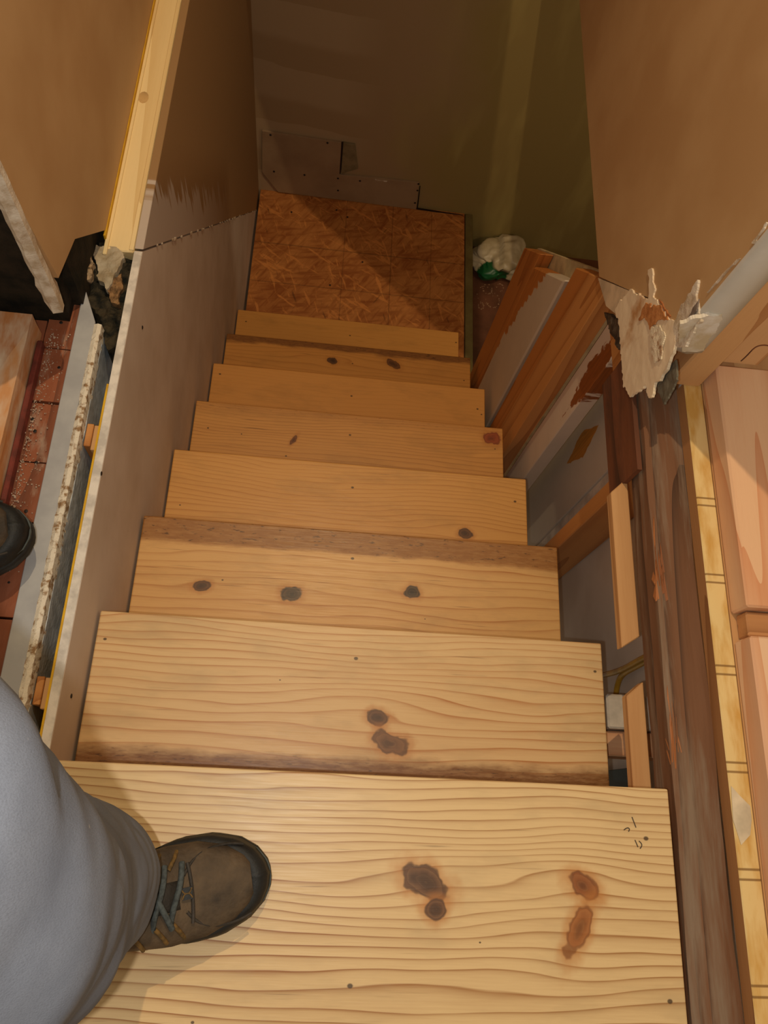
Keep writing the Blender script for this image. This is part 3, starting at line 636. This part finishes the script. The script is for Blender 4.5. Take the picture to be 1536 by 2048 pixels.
# ================================================================ PERSON
pe = empty('person', (.1, -.1, 0)); tag(pe, 'person in blue-grey jeans and dark work boots, toes pointing across the stairs', 'person')
def boot(toe, ang, zb, L=.305, Wd=.112):
    """work boot, toe tip at toe, pointing along ang"""
    ca, sa = math.cos(ang), math.sin(ang)
    tf = lambda s, t, z: (toe[0] - (L-s)*ca - t*sa, toe[1] - (L-s)*sa + t*ca, zb+z)
    def half(s, k=1.):                                   # outline half widths along the boot
        u = s/L
        pts = [(0, .0), (.03, .45), (.1, .66), (.3, .68), (.5, .80), (.68, 1.0), (.8, .97), (.9, .78), (.96, .52), (.99, .25), (1, 0)]
        for (a, p), (b, q) in zip(pts, pts[1:]):
            if a <= u <= b: 
                t = (u-a)/(b-a); return Wd/2*(p+(q-p)*t)*k
        return 0
    def loft(name, ss, prof, mat, par):
        bm = bmesh.new(); rings = []
        for s in ss: rings.append([bm.verts.new(tf(*p)) for p in prof(s)])
        for a, b in zip(rings, rings[1:]):
            n = len(a)
            for i in range(n): bm.faces.new((a[i], a[(i+1) % n], b[(i+1) % n], b[i]))
        bm.faces.new(rings[0]); bm.faces.new(rings[-1]); return done(bm, name, mat, par, True)
    ss = [L*(.004+.992*(.5-.5*math.cos(math.pi*i/40))) for i in range(41)]
    up = loft('boot', [.01+(L-.024)*(.5-.5*math.cos(math.pi*i/36)) for i in range(37)], lambda s: bodyprof(s), M['leather'], pe) if 0 else None
    def bodyprof(s):
        u = s/L; h = .155 if u < .34 else (.155 + (u-.34)/.36*(.078-.155) if u < .70 else .078 - (u-.70)/.30*.022)
        if u > .93: h = .062 - (u-.93)/.07*.024
        w_ = max(.004, half(min(s+.016, L*.995))*.90); out = []
        for i in range(20):
            a = 2*math.pi*i/20; cx, sx = math.cos(a), math.sin(a)
            out.append((s, w_*math.copysign(abs(cx)**.7, cx), .02 + (h-.02)*(.5+.5*math.copysign(abs(sx)**.75, sx))))
        return out
    up = loft('boot', [.008+(L-.030)*(.5-.5*math.cos(math.pi*i/44)) for i in range(45)], bodyprof, M['leather'], pe)
    def sole(z0, z1, k, kl):
        def pr(s):
            w_ = max(.002, half(s, k)); return [(s, -w_, z0), (s, w_, z0), (s, w_*.985, z1), (s, -w_*.985, z1)]
        return pr
    loft('sole', ss, sole(0.001, .020, 1.0, 0), M['rubber'], up)
    loft('midsole', ss, sole(.0202, .025, .965, 0), M['rubber_grey'], up)
    # rubber bumper round the toe
    bm = bmesh.new(); rings = []
    for i in range(41):
        t = i/40; th = -1 + 2*t
        s = L - abs(th)**2.4*.115; w_ = half(min(s, L*.999))*math.copysign(1, th) if abs(th) > .012 else 0
        hz = .054 - abs(th)**2*.022
        c0 = (s-.001, w_*.995); n_ = .020
        rings.append([bm.verts.new(tf(c0[0], c0[1], .022)), bm.verts.new(tf(c0[0]-.004, c0[1]*.97, hz*.75)), bm.verts.new(tf(c0[0]-n_*(1-abs(th)*.6), c0[1]*.86, hz)), bm.verts.new(tf(c0[0]-n_*2, c0[1]*.8, .022))])
    for a, b in zip(rings, rings[1:]):
        for i in range(4): bm.faces.new((a[i], a[(i+1) % 4], b[(i+1) % 4], b[i]))
    done(bm, 'toe_bumper', M['rubber'], up, True)
    def topz(s):
        u = s/L; return .155 if u < .34 else (.155 + (u-.34)/.36*(.078-.155) if u < .70 else .078 - (u-.70)/.30*.022)
    # tongue and stitched seams
    bm = bmesh.new(); rings = []
    for i in range(9):
        s = L*(.40+.28*i/8); rings.append([bm.verts.new(tf(s, t*.019, topz(s)+.003-(t*t)*.006)) for t in (-1, -.5, 0, .5, 1)] + [bm.verts.new(tf(s, 0, topz(s)-.02))])
    for a, b in zip(rings, rings[1:]):
        for i in range(6): bm.faces.new((a[i], a[(i+1) % 6], b[(i+1) % 6], b[i]))
    bm.faces.new(rings[0]); bm.faces.new(rings[-1])
    done(bm, 'tongue', M['leather_dark'], up, True)
    for sd in (-1, 1):
        tube('seam', [tf(L*u, sd*t, z+.001) for u, t, z in ((.70, .018, topz(.70*L)), (.73, .034, .071), (.80, .042, .056), (.87, .040, .047), (.91, .036, .042))], .0016, M['leather_dark'], up)
    tube('seam', [tf(L*u, t, topz(u*L)+.001) for u, t in ((.715, -.03), (.725, -.012), (.725, .012), (.715, .03))], .002, M['leather_dark'], up)
    # laces and loops
    rows = [.47, .54, .61, .665]
    for j, u in enumerate(rows):
        s = L*u; z = topz(s)+.006
        tube('lace', [tf(s-.008, -.030, z-.010), tf(s-.004, -.016, z), tf(s+.006, .004, z+.002), tf(s+.010, .018, z), tf(s+.010, .031, z-.010)], .0032, M['lace'], up)
        if j % 2 == 0: tube('lace', [tf(s+.012, -.030, z-.012), tf(s+.008, -.014, z), tf(s, .006, z+.003), tf(s-.006, .018, z), tf(s-.010, .030, z-.009)], .0032, M['lace'], up)
        for sd in (-1, 1):
            tube('lace_loop', [tf(s-.004, sd*.026, z-.004), tf(s, sd*.032, z-.008), tf(s+.003, sd*.038, z-.014), tf(s+.004, sd*.043, z-.022)], .0024, M['lace_eye'], up)
    box_ = [tf(L*.69, -.006, topz(.69*L)+.002), tf(L*.69, .006, topz(.69*L)+.002), tf(L*.725, .006, topz(.72*L)+.003), tf(L*.725, -.006, topz(.72*L)+.003)]
    prism('lace_loop', [Vector(p) for p in box_], (0, 0, .003), M['rubber'], up)
    for sd in (-1, 1):
        tube('stitch', [tf(L*.69, sd*.005, topz(.69*L)+.006), tf(L*.702, -sd*.005, topz(.70*L)+.0065), tf(L*.712, sd*.005, topz(.71*L)+.0065), tf(L*.724, -sd*.005, topz(.72*L)+.0065)], .0008, M['lace_eye'], up)
    return up
boot((.297, -.112), math.radians(13), .001)
boot((-.060, .293), math.radians(16), -.030)
# jeans: one skinned surface, hem to waist
def trousers():
    pts = [((.116, -.120, .10), .074), ((.112, -.120, .17), .076), ((.108, -.122, .30), .080), ((.118, -.128, .46), .094), ((.080, -.055, .62), .108), ((-.05, .02, .76), .11),
           ((-.21, .03, .84), .13), ((-.24, .10, .66), .09), ((-.25, .19, .46), .07), ((-.26, .225, .26), .062), ((-.255, .235, .07), .064), ((-.26, .05, .98), .13)]
    ed = [(0, 1), (1, 2), (2, 3), (3, 4), (4, 5), (5, 6), (6, 7), (7, 8), (8, 9), (9, 10), (6, 11)]
    me = bpy.data.meshes.new('trousers'); me.from_pydata([p for p, r in pts], ed, [])
    o = bpy.data.objects.new('trousers', me); COL.objects.link(o)
    o.modifiers.new('skin', 'SKIN'); 
    for v, (p, r) in zip(me.skin_vertices[0].data, pts): v.radius = (r*1.12, r*1.12)
    me.skin_vertices[0].data[6].use_root = True
    sb = o.modifiers.new('sub', 'SUBSURF'); sb.levels = 4; sb.render_levels = 4
    dg = bpy.context.evaluated_depsgraph_get(); m2 = bpy.data.meshes.new_from_object(o.evaluated_get(dg)); bpy.data.objects.remove(o)
    m2.name = 'trousers'
    for v in m2.vertices:                                # folds
        q = v.co*9; f = noise.noise(Vector((q.x, q.y, q.z*1.6)))*.010 + noise.noise(Vector((q.x*2.2, q.y*2.2, q.z*4)))*.004
        n = v.normal; v.co += Vector(n)*f
    for p in m2.polygons: p.use_smooth = True
    m2.materials.clear()
    return link('trousers', m2, M['denim'], pe)
trousers()
bm = bmesh.new(); bmesh.ops.create_uvsphere(bm, u_segments=32, v_segments=20, radius=1)
for v in bm.verts:
    q = v.co.copy(); v.co = Vector((-.25+q.x*.16, .04+q.y*.235, 1.0+q.z*.25)) + q*.015*noise.noise(q*3)
done(bm, 'jacket', M['jacket'], pe, True)
